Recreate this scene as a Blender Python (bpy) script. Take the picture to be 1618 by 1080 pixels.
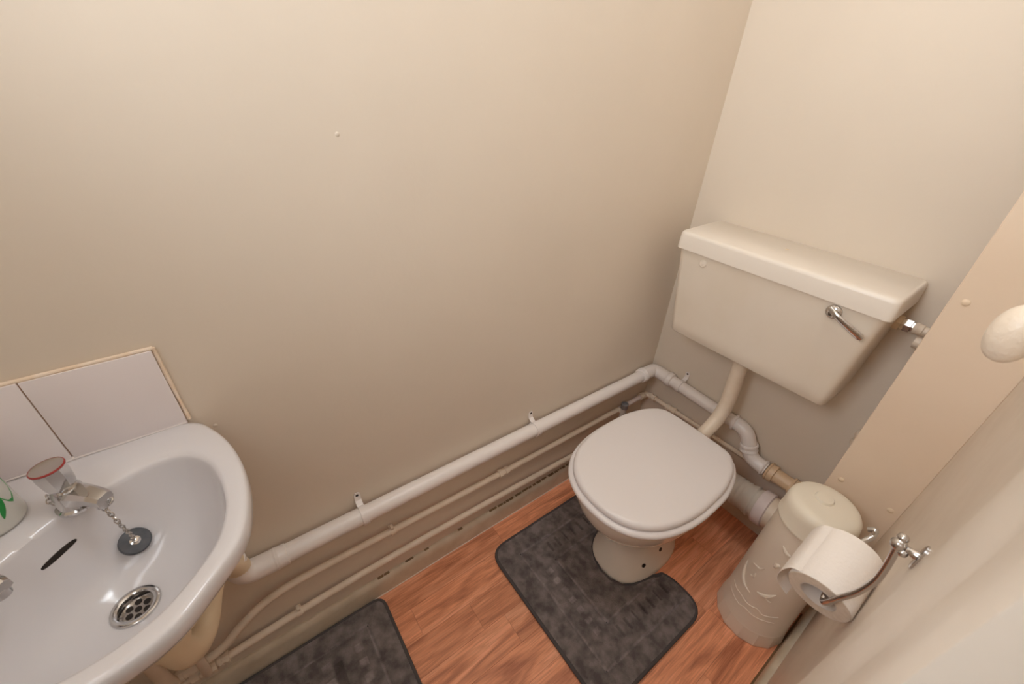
import bpy, bmesh, math, random
from mathutils import Vector, Matrix
from mathutils.bvhtree import BVHTree
random.seed(7)
for o in list(bpy.data.objects): bpy.data.objects.remove(o)
sc = bpy.context.scene
COL = sc.collection

# ------------------------------------------------------------------ camera
CAM = Vector((.7426, -1.292, 1.36))
ROT = ((0.58956748, 0.80671934, 0.04017571), (0.45874905, -0.29349530, -0.83869531), (-0.66480034, 0.51289805, -0.54311702))
FPX = 659.374
cd = bpy.data.cameras.new('camera'); cam = bpy.data.objects.new('camera', cd); COL.objects.link(cam)
r0, r1, r2 = (Vector(r) for r in ROT)
m = Matrix((r0, -r1, -r2)).transposed().to_4x4(); m.translation = CAM
cam.matrix_world = m
cd.sensor_fit = 'HORIZONTAL'; cd.sensor_width = 36; cd.lens = FPX / 1618 * 36
cd.clip_start = .01
cd.dof.use_dof = True; cd.dof.focus_distance = 1.25; cd.dof.aperture_fstop = 7.0
sc.camera = cam
def ray(u, v): return (r0 * ((u - 809) / FPX) + r1 * ((v - 540) / FPX) + r2)
def on(u, v, ax, val):
    d = ray(u, v); return CAM + d * ((val - CAM[ax]) / d[ax])

# ------------------------------------------------------------------ light
w = bpy.data.worlds.new('world'); sc.world = w; w.use_nodes = True
w.node_tree.nodes['Background'].inputs[0].default_value = (1, .95, .88, 1)
w.node_tree.nodes['Background'].inputs[1].default_value = .3
def area(name, loc, size, power, col):
    l = bpy.data.lights.new(name, 'AREA'); l.shape = 'DISK'; l.size = size; l.energy = power; l.color = col
    o = bpy.data.objects.new(name, l); COL.objects.link(o); o.location = loc
    return o
pl_ = bpy.data.lights.new('added_bulb', 'POINT'); pl_.energy = 11.5; pl_.color = (.86, .93, 1); pl_.shadow_soft_size = .16  # unseen bulb, added to set the overall brightness
po_ = bpy.data.objects.new('added_bulb', pl_); COL.objects.link(po_); po_.location = (.48, -.74, 2.3)
area('hall_fill', (1.40, -1.5, 2.36), .6, 3, (.95, .97, 1))  # added overhead fill in the hall, no fixture is seen there
hw = area('hall_door_fill', (1.50, -2.38, 1.45), 1.0, 4, (.89, .95, 1)); hw.data.shape = 'RECTANGLE'; hw.data.size = .75; hw.data.size_y = 1.3  # made-up hall daylight, added as fill aimed through the doorway
hw.rotation_euler = Vector((-.53, .85, -.05)).to_track_quat('-Z', 'Z').to_euler()
WX0, WX1, WZ0, WZ1 = .24, .66, 1.42, 2.10        # unseen window behind the camera, added to light the room
wn_ = area('front_fill', ((WX0 + WX1) / 2, -1.752, (WZ0 + WZ1) / 2), 1, 4.7, (.91, .955, 1)); wn_.data.shape = 'RECTANGLE'  # fill light set in the added window's opening
wn_.data.spread = math.radians(130); wn_.data.size = WX1 - WX0 - .06; wn_.data.size_y = WZ1 - WZ0 - .06; wn_.rotation_euler = (math.radians(90), 0, 0)
sc.view_settings.view_transform = 'Standard'; sc.view_settings.look = 'None'
sc.view_settings.gamma = 1; sc.view_settings.use_curve_mapping = False
sc.view_settings.exposure = -0.14
sc.cycles.max_bounces = 16; sc.cycles.diffuse_bounces = 12

# ------------------------------------------------------------------ materials
def lin(c): return tuple((x / 255 / 12.92 if x / 255 <= .04045 else ((x / 255 + .055) / 1.055) ** 2.4) for x in c) + (1,)
MATS = {}
def mat(name, c, rough=.5, metal=0, c2=None, cs=3, bump=0, bs=60, spec=.5, coat=0, trans=0, detail=4, bdist=.002, sss=0):
    m = bpy.data.materials.new(name); m.use_nodes = True; nt = m.node_tree; b = nt.nodes['Principled BSDF']
    b.inputs['Base Color'].default_value = lin(c); b.inputs['Roughness'].default_value = rough
    b.inputs['Metallic'].default_value = metal; b.inputs['Specular IOR Level'].default_value = spec
    b.inputs['Coat Weight'].default_value = coat; b.inputs['Transmission Weight'].default_value = trans
    if sss: b.inputs['Subsurface Weight'].default_value = sss; b.inputs['Subsurface Radius'].default_value = (.01, .01, .008)
    g = nt.nodes.new('ShaderNodeNewGeometry')
    if c2:
        n = nt.nodes.new('ShaderNodeTexNoise'); n.inputs['Scale'].default_value = cs; n.inputs['Detail'].default_value = detail
        nt.links.new(g.outputs['Position'], n.inputs['Vector'])
        r = nt.nodes.new('ShaderNodeValToRGB'); r.color_ramp.elements[0].position = .36; r.color_ramp.elements[1].position = .66
        r.color_ramp.elements[0].color = lin(c); r.color_ramp.elements[1].color = lin(c2)
        nt.links.new(n.outputs['Fac'], r.inputs['Fac']); nt.links.new(r.outputs['Color'], b.inputs['Base Color'])
    if bump:
        n = nt.nodes.new('ShaderNodeTexNoise'); n.inputs['Scale'].default_value = bs; n.inputs['Detail'].default_value = 5
        nt.links.new(g.outputs['Position'], n.inputs['Vector'])
        k = nt.nodes.new('ShaderNodeBump'); k.inputs['Strength'].default_value = bump; k.inputs['Distance'].default_value = bdist
        nt.links.new(n.outputs['Fac'], k.inputs['Height']); nt.links.new(k.outputs['Normal'], b.inputs['Normal'])
    MATS[name] = m; return m
mat('wall_paint', (221, 210, 195), .55, c2=(217, 206, 191), cs=2.2, bump=.35, bs=28, spec=.35)
mat('ceiling_paint', (236, 230, 220), .8)
mat('gloss_paint', (222, 211, 198), .35, c2=(216, 204, 190), cs=14, bump=.2, bs=60)
mat('skirting_paint', (212, 200, 180), .42, c2=(198, 184, 162), cs=16, bump=.35, bs=70)
mat('panel_paint', (232, 213, 191), .42, c2=(228, 208, 185), cs=5, bump=.2, bs=40)
mat('pipe_paint', (226, 211, 193), .42, c2=(218, 202, 182), cs=25, bump=.25, bs=130)
mat('white_plastic', (232, 226, 223), .32)
mat('tan_plastic', (214, 186, 154), .4)
mat('lilac_plastic', (216, 204, 202), .4)
mat('grey_plastic', (196, 188, 178), .5)
mat('cream_plastic', (222, 205, 178), .4)
mat('ivory_tank', (226, 216, 202), .34, c2=(222, 211, 195), cs=7, spec=.45)
mat('ivory_lid', (232, 224, 213), .34)
mat('ceramic', (216, 214, 217), .14, coat=.2)
mat('pan_ceramic', (228, 220, 207), .12, coat=.3)
mat('seat_plastic', (228, 223, 222), .3)
mat('tile_glaze', (230, 223, 224), .12, coat=.3)
mat('sealant', (236, 222, 206), .5, c2=(230, 208, 182), cs=40)
mat('grout', (150, 116, 80), .8)
mat('chrome', (205, 203, 202), .09, metal=1)
mat('satin_chrome', (190, 184, 178), .2, metal=1)
mat('rubber', (62, 64, 70), .55, c2=(84, 86, 92), cs=60)
mat('dark', (34, 25, 19), .7); mat('crack', (132, 110, 84), .8)
mat('black_grey', (118, 115, 116), .4)
mat('red', (150, 42, 40), .35)
mat('bottle', (234, 234, 228), .22, trans=.25)
mat('green', (38, 142, 66), .4)
mat('bin_plastic', (236, 226, 211), .42, sss=.15)
mat('bin_lid', (234, 226, 209), .42, sss=.15)
mat('paper', (236, 229, 222), .9, bump=.5, bs=220, spec=.1)
mat('paper_side', (226, 214, 200), .95, c2=(216, 203, 188), cs=120, spec=.1)
mat('card', (214, 205, 198), .85)
mat('pull_plastic', (228, 214, 196), .35, bump=.6, bs=160)
mat('white_line', (232, 216, 202), .5)
mat('screw_paint', (230, 210, 184), .4)
mat('binding', (82, 78, 78), .9, bump=.6, bs=500)
fp_ = mat('added_glow_pane', (235, 238, 240), .5); fb_ = fp_.node_tree.nodes['Principled BSDF']
fb_.inputs['Emission Color'].default_value = (.93, .965, 1, 1); fb_.inputs['Emission Strength'].default_value = 4  # glow for the pane of the added window
def mat_pile():
    m = mat('pile', (98, 91, 91), 1.0, c2=(146, 137, 135), cs=34, detail=8, bump=1, bs=420, spec=.08, bdist=.004)
    b = m.node_tree.nodes['Principled BSDF']
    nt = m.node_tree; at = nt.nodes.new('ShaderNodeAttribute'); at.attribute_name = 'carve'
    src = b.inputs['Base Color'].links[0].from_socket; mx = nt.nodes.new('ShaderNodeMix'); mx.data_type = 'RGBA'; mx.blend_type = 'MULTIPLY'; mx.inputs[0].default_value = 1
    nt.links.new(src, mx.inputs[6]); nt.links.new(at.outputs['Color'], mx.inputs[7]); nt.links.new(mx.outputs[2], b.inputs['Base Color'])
    b.inputs['Sheen Weight'].default_value = .35; b.inputs['Sheen Roughness'].default_value = .5
    b.inputs['Sheen Tint'].default_value = lin((190, 180, 178))
mat_pile()
def mat_wood():
    m = bpy.data.materials.new('laminate'); m.use_nodes = True; nt = m.node_tree; N = nt.nodes; L = nt.links
    b = N['Principled BSDF']; b.inputs['Roughness'].default_value = .38; b.inputs['Specular IOR Level'].default_value = .4
    g = N.new('ShaderNodeNewGeometry'); oi = N.new('ShaderNodeObjectInfo')
    off = N.new('ShaderNodeCombineXYZ'); mu = N.new('ShaderNodeMath'); mu.operation = 'MULTIPLY'; mu.inputs[1].default_value = 37
    L.new(oi.outputs['Random'], mu.inputs[0]); L.new(mu.outputs[0], off.inputs[1]); L.new(mu.outputs[0], off.inputs[2])
    ad = N.new('ShaderNodeVectorMath'); ad.operation = 'ADD'; L.new(g.outputs['Position'], ad.inputs[0]); L.new(off.outputs[0], ad.inputs[1])
    def nz(sx, sy, detail, dist=0):
        mp = N.new('ShaderNodeMapping'); mp.inputs['Scale'].default_value = (sx, sy, 1); L.new(ad.outputs[0], mp.inputs['Vector'])
        n = N.new('ShaderNodeTexNoise'); n.inputs['Scale'].default_value = 1; n.inputs['Detail'].default_value = detail; n.inputs['Distortion'].default_value = dist
        L.new(mp.outputs[0], n.inputs['Vector']); return n.outputs['Fac']
    broad = nz(26, 3.2, 5, 1.2); fine = nz(330, 12, 3, .3); fig = nz(60, 2.2, 2, 2.4)
    r = N.new('ShaderNodeValToRGB'); e = r.color_ramp.elements
    e[0].position = .28; e[0].color = lin((166, 106, 78)); e[1].position = .72; e[1].color = lin((228, 166, 132))
    x = e.new(.5); x.color = lin((208, 143, 108)); L.new(broad, r.inputs['Fac'])
    def mix(fac, a, c2, mode='MULTIPLY'):
        q = N.new('ShaderNodeMix'); q.data_type = 'RGBA'; q.blend_type = mode
        if isinstance(fac, float): q.inputs[0].default_value = fac
        else: L.new(fac, q.inputs[0])
        L.new(a, q.inputs[6])
        if isinstance(c2, tuple): q.inputs[7].default_value = c2
        else: L.new(c2, q.inputs[7])
        return q.outputs[2]
    r2_ = N.new('ShaderNodeValToRGB'); r2_.color_ramp.elements[0].position = .38; r2_.color_ramp.elements[1].position = .62
    r2_.color_ramp.elements[0].color = (.8, .77, .75, 1); r2_.color_ramp.elements[1].color = (1.08, 1.08, 1.08, 1); L.new(fine, r2_.inputs['Fac'])
    c = mix(.6, r.outputs['Color'], r2_.outputs['Color'])
    r3 = N.new('ShaderNodeValToRGB'); ee = r3.color_ramp.elements
    ee[0].position = .44; ee[0].color = (1, 1, 1, 1); ee[1].position = .56; ee[1].color = (1, 1, 1, 1); y = ee.new(.5); y.color = (.72, .62, .56, 1)
    L.new(fig, r3.inputs['Fac']); c = mix(.55, c, r3.outputs['Color'])
    hs = N.new('ShaderNodeHueSaturation'); vr = N.new('ShaderNodeMapRange'); vr.inputs[3].default_value = 1.14; vr.inputs[4].default_value = 1.5
    L.new(oi.outputs['Random'], vr.inputs[0]); L.new(vr.outputs[0], hs.inputs['Value']); L.new(c, hs.inputs['Color'])
    L.new(hs.outputs[0], b.inputs['Base Color'])
    k = N.new('ShaderNodeBump'); k.inputs['Strength'].default_value = .15; k.inputs['Distance'].default_value = .001
    L.new(fine, k.inputs['Height']); L.new(k.outputs[0], b.inputs['Normal'])
    MATS['laminate'] = m
mat_wood()

# ------------------------------------------------------------------ mesh helpers (all points in metres, world axes)
class G:
    def __init__(s): s.v = []; s.f = []
    def add(s, v, f):
        n = len(s.v); s.v += [Vector(p) for p in v]; s.f += [tuple(i + n for i in q) for q in f]; return s
    def build(s, name, m, parent=None, smooth=True, props=None, angle=38):
        me = bpy.data.meshes.new(name)
        base = Vector(parent['_o']) if parent is not None else Vector((0, 0, 0))
        if parent is None:
            lo = [min(p[i] for p in s.v) for i in range(3)]; hi = [max(p[i] for p in s.v) for i in range(3)]
            org = Vector(((lo[0] + hi[0]) / 2, (lo[1] + hi[1]) / 2, lo[2]))
        else:
            c = sum(s.v, Vector()) / len(s.v); org = c
        me.from_pydata([p - org for p in s.v], [], s.f); me.update()
        bm = bmesh.new(); bm.from_mesh(me); bmesh.ops.recalc_face_normals(bm, faces=bm.faces); bm.to_mesh(me); bm.free()
        if smooth:
            me.polygons.foreach_set('use_smooth', [True] * len(me.polygons))
            me.set_sharp_from_angle(angle=math.radians(angle))
        me.materials.append(MATS[m])
        o = bpy.data.objects.new(name, me); COL.objects.link(o)
        if parent is not None:
            o.parent = parent; o.location = org - base
        else: o.location = org
        o['_o'] = tuple(org)
        for k, x in (props or {}).items(): o[k] = x
        return o
def thing(name, loc, label, cat, group=None):
    o = bpy.data.objects.new(name, None); COL.objects.link(o); o.location = loc; o.empty_display_size = .05
    o['_o'] = tuple(loc); o['label'] = label; o['category'] = cat
    if group: o['group'] = group
    return o
def T(label, cat, group=None):
    d = {'label': label, 'category': cat}
    if group: d['group'] = group
    return d
ST = {'kind': 'structure'}
def box(a, b, bev=0, seg=2):
    bm = bmesh.new(); bmesh.ops.create_cube(bm, size=1)
    a, b = Vector(a), Vector(b)
    for v in bm.verts: v.co = Vector(((a[i] + b[i]) / 2 + v.co[i] * abs(b[i] - a[i]) for i in range(3)))
    if bev: bmesh.ops.bevel(bm, geom=bm.edges[:], offset=bev, segments=seg, affect='EDGES', profile=.5)
    bm.verts.index_update()
    r = ([v.co.copy() for v in bm.verts], [tuple(v.index for v in f.verts) for f in bm.faces]); bm.free(); return r
def catmull(P, n=6, closed=False):
    P = [Vector(p) for p in P]; out = []; N = len(P)
    for i in range(N if closed else N - 1):
        g = (lambda k: P[k % N]) if closed else (lambda k: P[max(0, min(N - 1, k))])
        p0, p1, p2, p3 = g(i - 1), g(i), g(i + 1), g(i + 2)
        for j in range(n):
            t = j / n
            out.append(.5 * ((2 * p1) + (p2 - p0) * t + (2 * p0 - 5 * p1 + 4 * p2 - p3) * t * t + (3 * p1 - p0 - 3 * p2 + p3) * t ** 3))
    if not closed: out.append(P[-1])
    return out
def tube(P, r, n=16, cap=True, closed=False):
    P = [Vector(p) for p in P]; N = len(P); R = r if isinstance(r, (list, tuple)) else [r] * N
    v = []; f = []; u = None
    for i, p in enumerate(P):
        t = ((P[(i + 1) % N] - P[i - 1]) if closed else (P[min(i + 1, N - 1)] - P[max(i - 1, 0)])).normalized()
        if u is None:
            u = t.orthogonal().normalized()
        u = (u - t * u.dot(t)).normalized(); q = t.cross(u)
        for k in range(n):
            a = 2 * math.pi * k / n; v.append(p + (u * math.cos(a) + q * math.sin(a)) * R[i])
    for i in range(N if closed else N - 1):
        j = (i + 1) % N
        for k in range(n): f.append((i * n + k, i * n + (k + 1) % n, j * n + (k + 1) % n, j * n + k))
    if cap and not closed: f.append(tuple(range(n))); f.append(tuple((N - 1) * n + k for k in range(n)))
    return v, f
def lathe(o, ax, prof, n=32, capa=True, capb=True):
    """prof: list of (distance along axis, radius)"""
    o = Vector(o); ax = Vector(ax).normalized(); u = ax.orthogonal().normalized(); q = ax.cross(u); v = []; f = []
    for h, r in prof:
        for k in range(n):
            a = 2 * math.pi * k / n; v.append(o + ax * h + (u * math.cos(a) + q * math.sin(a)) * r)
    for i in range(len(prof) - 1):
        for k in range(n): f.append((i * n + k, i * n + (k + 1) % n, (i + 1) * n + (k + 1) % n, (i + 1) * n + k))
    if capa: f.append(tuple(range(n)))
    if capb: f.append(tuple((len(prof) - 1) * n + k for k in range(n)))
    return v, f
def loft(S, capa=True, capb=True):
    n = len(S[0]); v = [p for s in S for p in s]; f = []
    for i in range(len(S) - 1):
        for k in range(n): f.append((i * n + k, i * n + (k + 1) % n, (i + 1) * n + (k + 1) % n, (i + 1) * n + k))
    if capa: f.append(tuple(range(n)))
    if capb: f.append(tuple((len(S) - 1) * n + k for k in range(n)))
    return v, f
def offset2(P, d):
    """offset closed 2D outline outwards by d"""
    N = len(P); A = sum(P[i][0] * P[(i + 1) % N][1] - P[(i + 1) % N][0] * P[i][1] for i in range(N)); s = 1 if A > 0 else -1; out = []
    for i in range(N):
        t = Vector((P[(i + 1) % N][0] - P[i - 1][0], P[(i + 1) % N][1] - P[i - 1][1])).normalized()
        out.append((P[i][0] + s * t.y * d, P[i][1] - s * t.x * d))
    return out
def rrect(x0, x1, y0, y1, r, z, n=5):
    o = []
    for cx, cy, a0 in ((x1 - r, y1 - r, 0), (x0 + r, y1 - r, 90), (x0 + r, y0 + r, 180), (x1 - r, y0 + r, 270)):
        for k in range(n + 1):
            a = math.radians(a0 + 90 * k / n); o.append(Vector((cx + r * math.cos(a), cy + r * math.sin(a), z)))
    return o

# ------------------------------------------------------------------ the room
XR, YF, ZC = .8174, -1.74, 2.4           # right wall, front wall, ceiling; left wall x=0, back wall y=0
DY0, DY1 = -1.70, -1.126                 # doorway in the right wall
floor = G().add(*box((-.1, -2.5, -.05), (2.1, .1, -.006))).build('floor', 'grout', None, False, ST)
PW = .087; rows = [.013 + PW * i for i in range(-1, 10)]
joints = {0: [-.78 + .62, -.78, -1.41], 1: [-.42, -1.13], 2: [-.25, -.98, -1.5], 3: [-.30, -.91, -1.35], 4: [-.52, -1.2], 5: [-.22, -.72, -1.3], 6: [-.40, -1.0, -1.6], 7: [-.385, -.93, -1.4], 8: [-.55, -1.25], 9: [-.6]}
for i in range(10):
    a, b = max(rows[i], .0), min(rows[i + 1], XR)
    if b - a < .004: continue
    ys = [0] + sorted(joints.get(i - 1, [-.9]), reverse=True) + [YF]
    for k in range(len(ys) - 1):
        if ys[k] - ys[k + 1] < .02: continue
        G().add(*box((a + .0003, ys[k + 1] + .0003, -.006), (b - .0003, ys[k] - .0003, 0))).build('plank', 'laminate', floor, False)
wl = G().add(*box((-.1, YF - .1, 0), (0, .1, ZC))).build('wall_left', 'wall_paint', None, False, ST)
G().add(*box((0, 0, 0), (XR + .1, .1, ZC))).build('wall_back', 'wall_paint', None, False, ST)
wf = G()
for a_, b_ in (((0, YF - .1, 0), (XR + .1, YF, WZ0)), ((0, YF - .1, WZ1), (XR + .1, YF, ZC)), ((0, YF - .1, WZ0), (WX0, YF, WZ1)), ((WX1, YF - .1, WZ0), (XR + .1, YF, WZ1))): wf.add(*box(a_, b_))  # front wall with an opening left for the added window
win = G()
for a_, b_ in (((WX0, -1.80, WZ0), (WX1, -1.75, WZ0 + .03)), ((WX0, -1.80, WZ1 - .03), (WX1, -1.75, WZ1)), ((WX0, -1.80, WZ0 + .03), (WX0 + .03, -1.75, WZ1 - .03)), ((WX1 - .03, -1.80, WZ0 + .03), (WX1, -1.75, WZ1 - .03))): win.add(*box(a_, b_, .002))
win = win.build('added_window_1', 'white_plastic', None, False, ST)  # frame of the made-up window, goes with its fill light
G().add(*box((WX0 + .03, -1.785, WZ0 + .03), (WX1 - .03, -1.780, WZ1 - .03))).build('added_pane', 'added_glow_pane', win, False)  # glowing sheet added inside the made-up frame
wf = wf.build('wall_front', 'wall_paint', None, False, ST)
G().add(*box((XR, DY1 - .02, 0), (XR + .1, 0, ZC))).add(*box((XR, YF, 0), (XR + .1, DY0, ZC))).add(*box((XR, DY0, 2.02), (XR + .1, DY1 - .02, ZC))).build('wall_right', 'gloss_paint', None, False, ST)
G().add(*box((-.1, -2.5, ZC), (2.1, .1, ZC + .05))).build('ceiling', 'ceiling_paint', None, False, ST)
G().add(*box((2.0, -2.5, 0), (2.1, .1, ZC))).add(*box((XR + .1, -2.5, 0), (2.0, -2.45, ZC))).add(*box((XR + .1, 0, 0), (2.0, .1, ZC))).build('wall_hall', 'ceiling_paint', None, False, ST)
# skirting boards: tall board with a rounded top
def skirt(name, p, q, nrm, h, t):
    p, q, nrm = Vector(p), Vector(q), Vector(nrm)
    prof = [(0, 0), (t, 0), (t, h * .72), (t * .9, h * .86), (t * .55, h * .97), (t * .25, h), (0, h)]
    S = [[e + nrm * a + Vector((0, 0, b)) for a, b in prof] for e in (p, q)]
    return G().add(*loft(S)).build(name, 'skirting_paint', None, True, ST)
sk = skirt('baseboard_left', (0, YF, 0), (0, 0, 0), (1, 0, 0), .078, .014)
skirt('baseboard_back', (.014, 0, 0), (XR, 0, 0), (0, -1, 0), .085, .014)
skirt('baseboard_right', (XR, -.965, 0), (XR, -.163, 0), (-1, 0, 0), .085, .0165)
# ragged gap and flaking paint along the skirting top, white sealant line at the floor
rag = G(); y = -1.2
while y < -.1:
    l = random.uniform(.006, .03); h = random.uniform(.0005, .0022)
    if y > -.80 or random.random() < .25: rag.add(*box((.0, y, .0775), (.006 + random.uniform(0, .003), y + l, .0775 + h)))
    y += l + random.uniform(.001, .012)
rag.build('paint_crack', 'crack', sk, False)
G().add(*tube([(.0150, YF + .01, .0015), (.0150, -.02, .0015)], .0014, 8)).build('trim_1', 'white_line', None, True, ST)
# boxing board in the far right corner with painted screw heads
bx = G().add(*box((.667, -.163, 0), (XR, -.150, ZC), .0012, 1)).build('wall_boxing', 'panel_paint', None, False, ST)
for u, v in ((1526, 478), (1329, 757), (1407, 806)):
    p = on(u, v, 1, -.163)
    G().add(*lathe(p, (0, -1, 0), [(-.001, .0068), (.0015, .0066), (.0028, .0045), (.0032, .001)], 14)).build('screw_cap', 'screw_paint', bx)
# door casing beside the camera and the jamb lining behind it
cas = [(.33, .0748), (.33, .047), (.327, .0455), (.318, .0445), (.298, .0440), (.284, .0452), (.270, .0485), (.256, .0515), (.243, .0505), (.232, .0465), (.219, .0425), (.205, .0405), (.188, .0398), (.172, .0402), (.167, .0425), (.166, .0748)]
S = [[Vector((CAM.x + d, CAM.y + yy, z)) for yy, d in cas] for z in (0, 2.09)]
G().add(*loft(S)).build('trim_2', 'gloss_paint', None, True, ST, angle=60)
G().add(*box((XR, DY1 - .02, 0), (XR + .1, DY1, 2.02))).add(*box((XR + .055, DY1 - .034, 0), (XR + .1, DY1 - .02, 2.02), .002)).build('trim_3', 'gloss_paint', None, False, ST)

# ------------------------------------------------------------------ splash tiles on the left wall (and round the corner)
SB = thing('splashback', (.004, -1.556, .836), 'row of white glazed tiles on the left wall above the basin', 'splashback')
for k in range(2):
    y1 = -1.413 - k * .1445
    G().add(*box((.0002, y1 - .143, .836), (.008, y1, .984), .0012)).build('tile', 'tile_glaze', SB, True)
    G().add(*box((.018 + k * .1445, YF + .0002, .836), (.161 + k * .1445, YF + .008, .984), .0012)).build('tile', 'tile_glaze', wf, True)
G().add(*box((.0002, -1.70, .838), (.0055, -1.414, .982))).build('grout', 'grout', SB, False)
seal = G().add(*tube([(.004, -1.70, .986), (.004, -1.56, .986), (.004, -1.410, .9865)], .0032, 8))
seal.add(*tube([(.004, -1.4095, .987), (.0035, -1.410, .93), (.004, -1.4095, .88), (.005, -1.409, .842)], [.0024, .0032, .0022, .003], 8))
seal.build('tile_sealant', 'sealant', SB)

for u, v in ((533, 212), (340, 672), (62, 612)):
    G().add(*lathe(on(u, v, 0, 0), (1, 0, 0), [(-.0002, .0042), (.0007, .003), (.0008, .001)], 9)).build('paint_blemish', 'wall_paint', wl)
# ------------------------------------------------------------------ corner wash basin (corner at x=0, y=YF)
def cb(a, b, z): return Vector((a, YF + b, z))
half_o = [(.0015, .327), (.014, .342), (.032, .354), (.087, .376), (.159, .388), (.232, .385), (.291, .368), (.332, .332)]
half_i = [(.147, .147), (.120, .176), (.098, .222), (.082, .270), (.083, .300), (.098, .326), (.132, .347), (.18, .357), (.231, .356), (.278, .341), (.313, .313)]
def smooth_outline(h, n=6):
    P = [Vector((a, b, 0)) for a, b in h]; return catmull(P, n)
inn_h = smooth_outline(half_i, 6)
inner = [(p.x, p.y) for p in inn_h] + [(p.y, p.x) for p in reversed(inn_h[1:])]
NB = len(inner)
out_h = smooth_outline(half_o, 10)
outer_path = [(.0015, .0015)] + [(p.x, p.y) for p in out_h] + [(p.y, p.x) for p in reversed(out_h)]
cw = (.21, .213)
def ray_outline(path, n_dirs):
    """sample outline at the given angles about the waste centre"""
    res = []
    for a in n_dirs:
        d = (math.cos(a), math.sin(a)); best = None
        for i in range(len(path)):
            p, q = path[i], path[(i + 1) % len(path)]; ex, ey = q[0] - p[0], q[1] - p[1]
            den = d[0] * ey - d[1] * ex
            if abs(den) < 1e-12: continue
            t = ((p[0] - cw[0]) * ey - (p[1] - cw[1]) * ex) / den; s = ((p[0] - cw[0]) * d[1] - (p[1] - cw[1]) * d[0]) / den
            if t > 0 and -1e-6 <= s <= 1 + 1e-6 and (best is None or t > best): best = t
        res.append((cw[0] + d[0] * best, cw[1] + d[1] * best))
    return res
NA = 144; angs = [2 * math.pi * k / NA + 1.25 * math.pi for k in range(NA)]
IN = ray_outline(inner, angs); OUT = ray_outline(outer_path, angs)
def blend(A, B, t): return [(a[0] * (1 - t) + b[0] * t, a[1] * (1 - t) + b[1] * t) for a, b in zip(A, B)]
ZB = .838
CIR = lambda r: [(cw[0] + r * math.cos(a), cw[1] + r * math.sin(a)) for a in angs]
def sec(P, z): return [cb(max(a, .0015), max(b, .0015), z) for a, b in P]
S = [sec(CIR(.024), .704), sec(CIR(.031), .7085)]
for t, z in ((.12, .7125), (.3, .720), (.5, .732), (.68, .750), (.82, .775), (.91, .800), (.965, .819), (.985, .828)):
    S.append(sec(blend(CIR(.031), IN, t), z))
for t, z in ((.0, .834), (.05, .8375), (.2, .8395), (.6, .8400), (.86, .8395), (.96, .836), (1, .829), (1.0, .816)):
    S.append(sec(blend(IN, OUT, t), z))
S.append(sec(blend(OUT, CIR(.05), .05), .806)); S.append(sec(blend(OUT, CIR(.05), .16), .785))
S.append(sec(blend(OUT, CIR(.05), .4), .745)); S.append(sec(blend(OUT, CIR(.05), .75), .700)); S.append(sec(CIR(.045), .675)); S.append(sec(CIR(.024), .674))
gb = G().add(*loft(S, False, False))
nS = len(S)
for k in range(NA): gb.f.append(((nS - 1) * NA + k, (nS - 1) * NA + (k + 1) % NA, (k + 1) % NA, k))
basin = thing('wash_basin', (.2, YF + .2, .675), 'white ceramic corner wash basin fixed to the left wall', 'basin')
bb = gb.build('bowl', 'ceramic', basin, True, angle=60)
# raised upstand along the wall at the back of the rim
G().add(*tube([(.0045, YF + .02, .8385), (.0045, YF + .325, .8385)], .0042, 8)).build('rim_sealant', 'white_plastic', basin)
bvh = BVHTree.FromPolygons([tuple(p) for p in gb.v], gb.f)
def hit(bv, u, v):
    d = ray(u, v).normalized(); loc, n, i, t = bv.ray_cast(CAM, d)
    if loc is None: return None, None
    if n.dot(d) > 0: n = -n
    return loc, n
# overflow slot: a narrow dark opening in the back slope
p, n = hit(bvh, 65, 900); q, n2 = hit(bvh, 121, 851)
ax = (q - p).normalized(); nn = ((n + n2) / 2).normalized(); side = nn.cross(ax).normalized(); L_ = (q - p).length
pts = []
for k in range(24):
    a = 2 * math.pi * k / 24; pts.append((p + q) / 2 + ax * (math.cos(a) * L_ / 2) + side * (math.copysign(abs(math.sin(a)) ** .7, math.sin(a)) * .0042))
base = []
for pt in pts:
    l, nn_, i, t = bvh.find_nearest(pt); base.append(l + nn * .0006)
G().add([*base, *[b - nn * .003 for b in base]], [tuple(range(24))] + [(k, (k + 1) % 24, 24 + (k + 1) % 24, 24 + k) for k in range(24)]).build('overflow_slot', 'dark', basin, False, {'label': 'dark overflow slot in the bowl'})
# chrome waste with a pierced strainer
wo = cb(cw[0], cw[1], .7075)
ws = G().add(*lathe(wo, (0, 0, 1), [(-.012, .0180), (-.004, .0185), (.0016, .0205), (.0032, .0232), (.0034, .0258), (.0024, .0282), (.0002, .0292)], 40, False, False)).build('waste_outlet', 'chrome', basin)
G().add(*lathe(wo, (0, 0, 1), [(-.009, .0185), (-.008, .0185)], 32)).build('strainer', 'satin_chrome', ws, False)
for k in range(7):
    a = k * math.pi / 3; rr = 0 if k == 6 else .0115
    c = wo + Vector((rr * math.cos(a), rr * math.sin(a), -.0080))
    G().add(*lathe(c, (0, 0, 1), [(0, .0043), (.0006, .0043)], 16)).build('strainer_hole', 'dark', ws, False)

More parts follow.
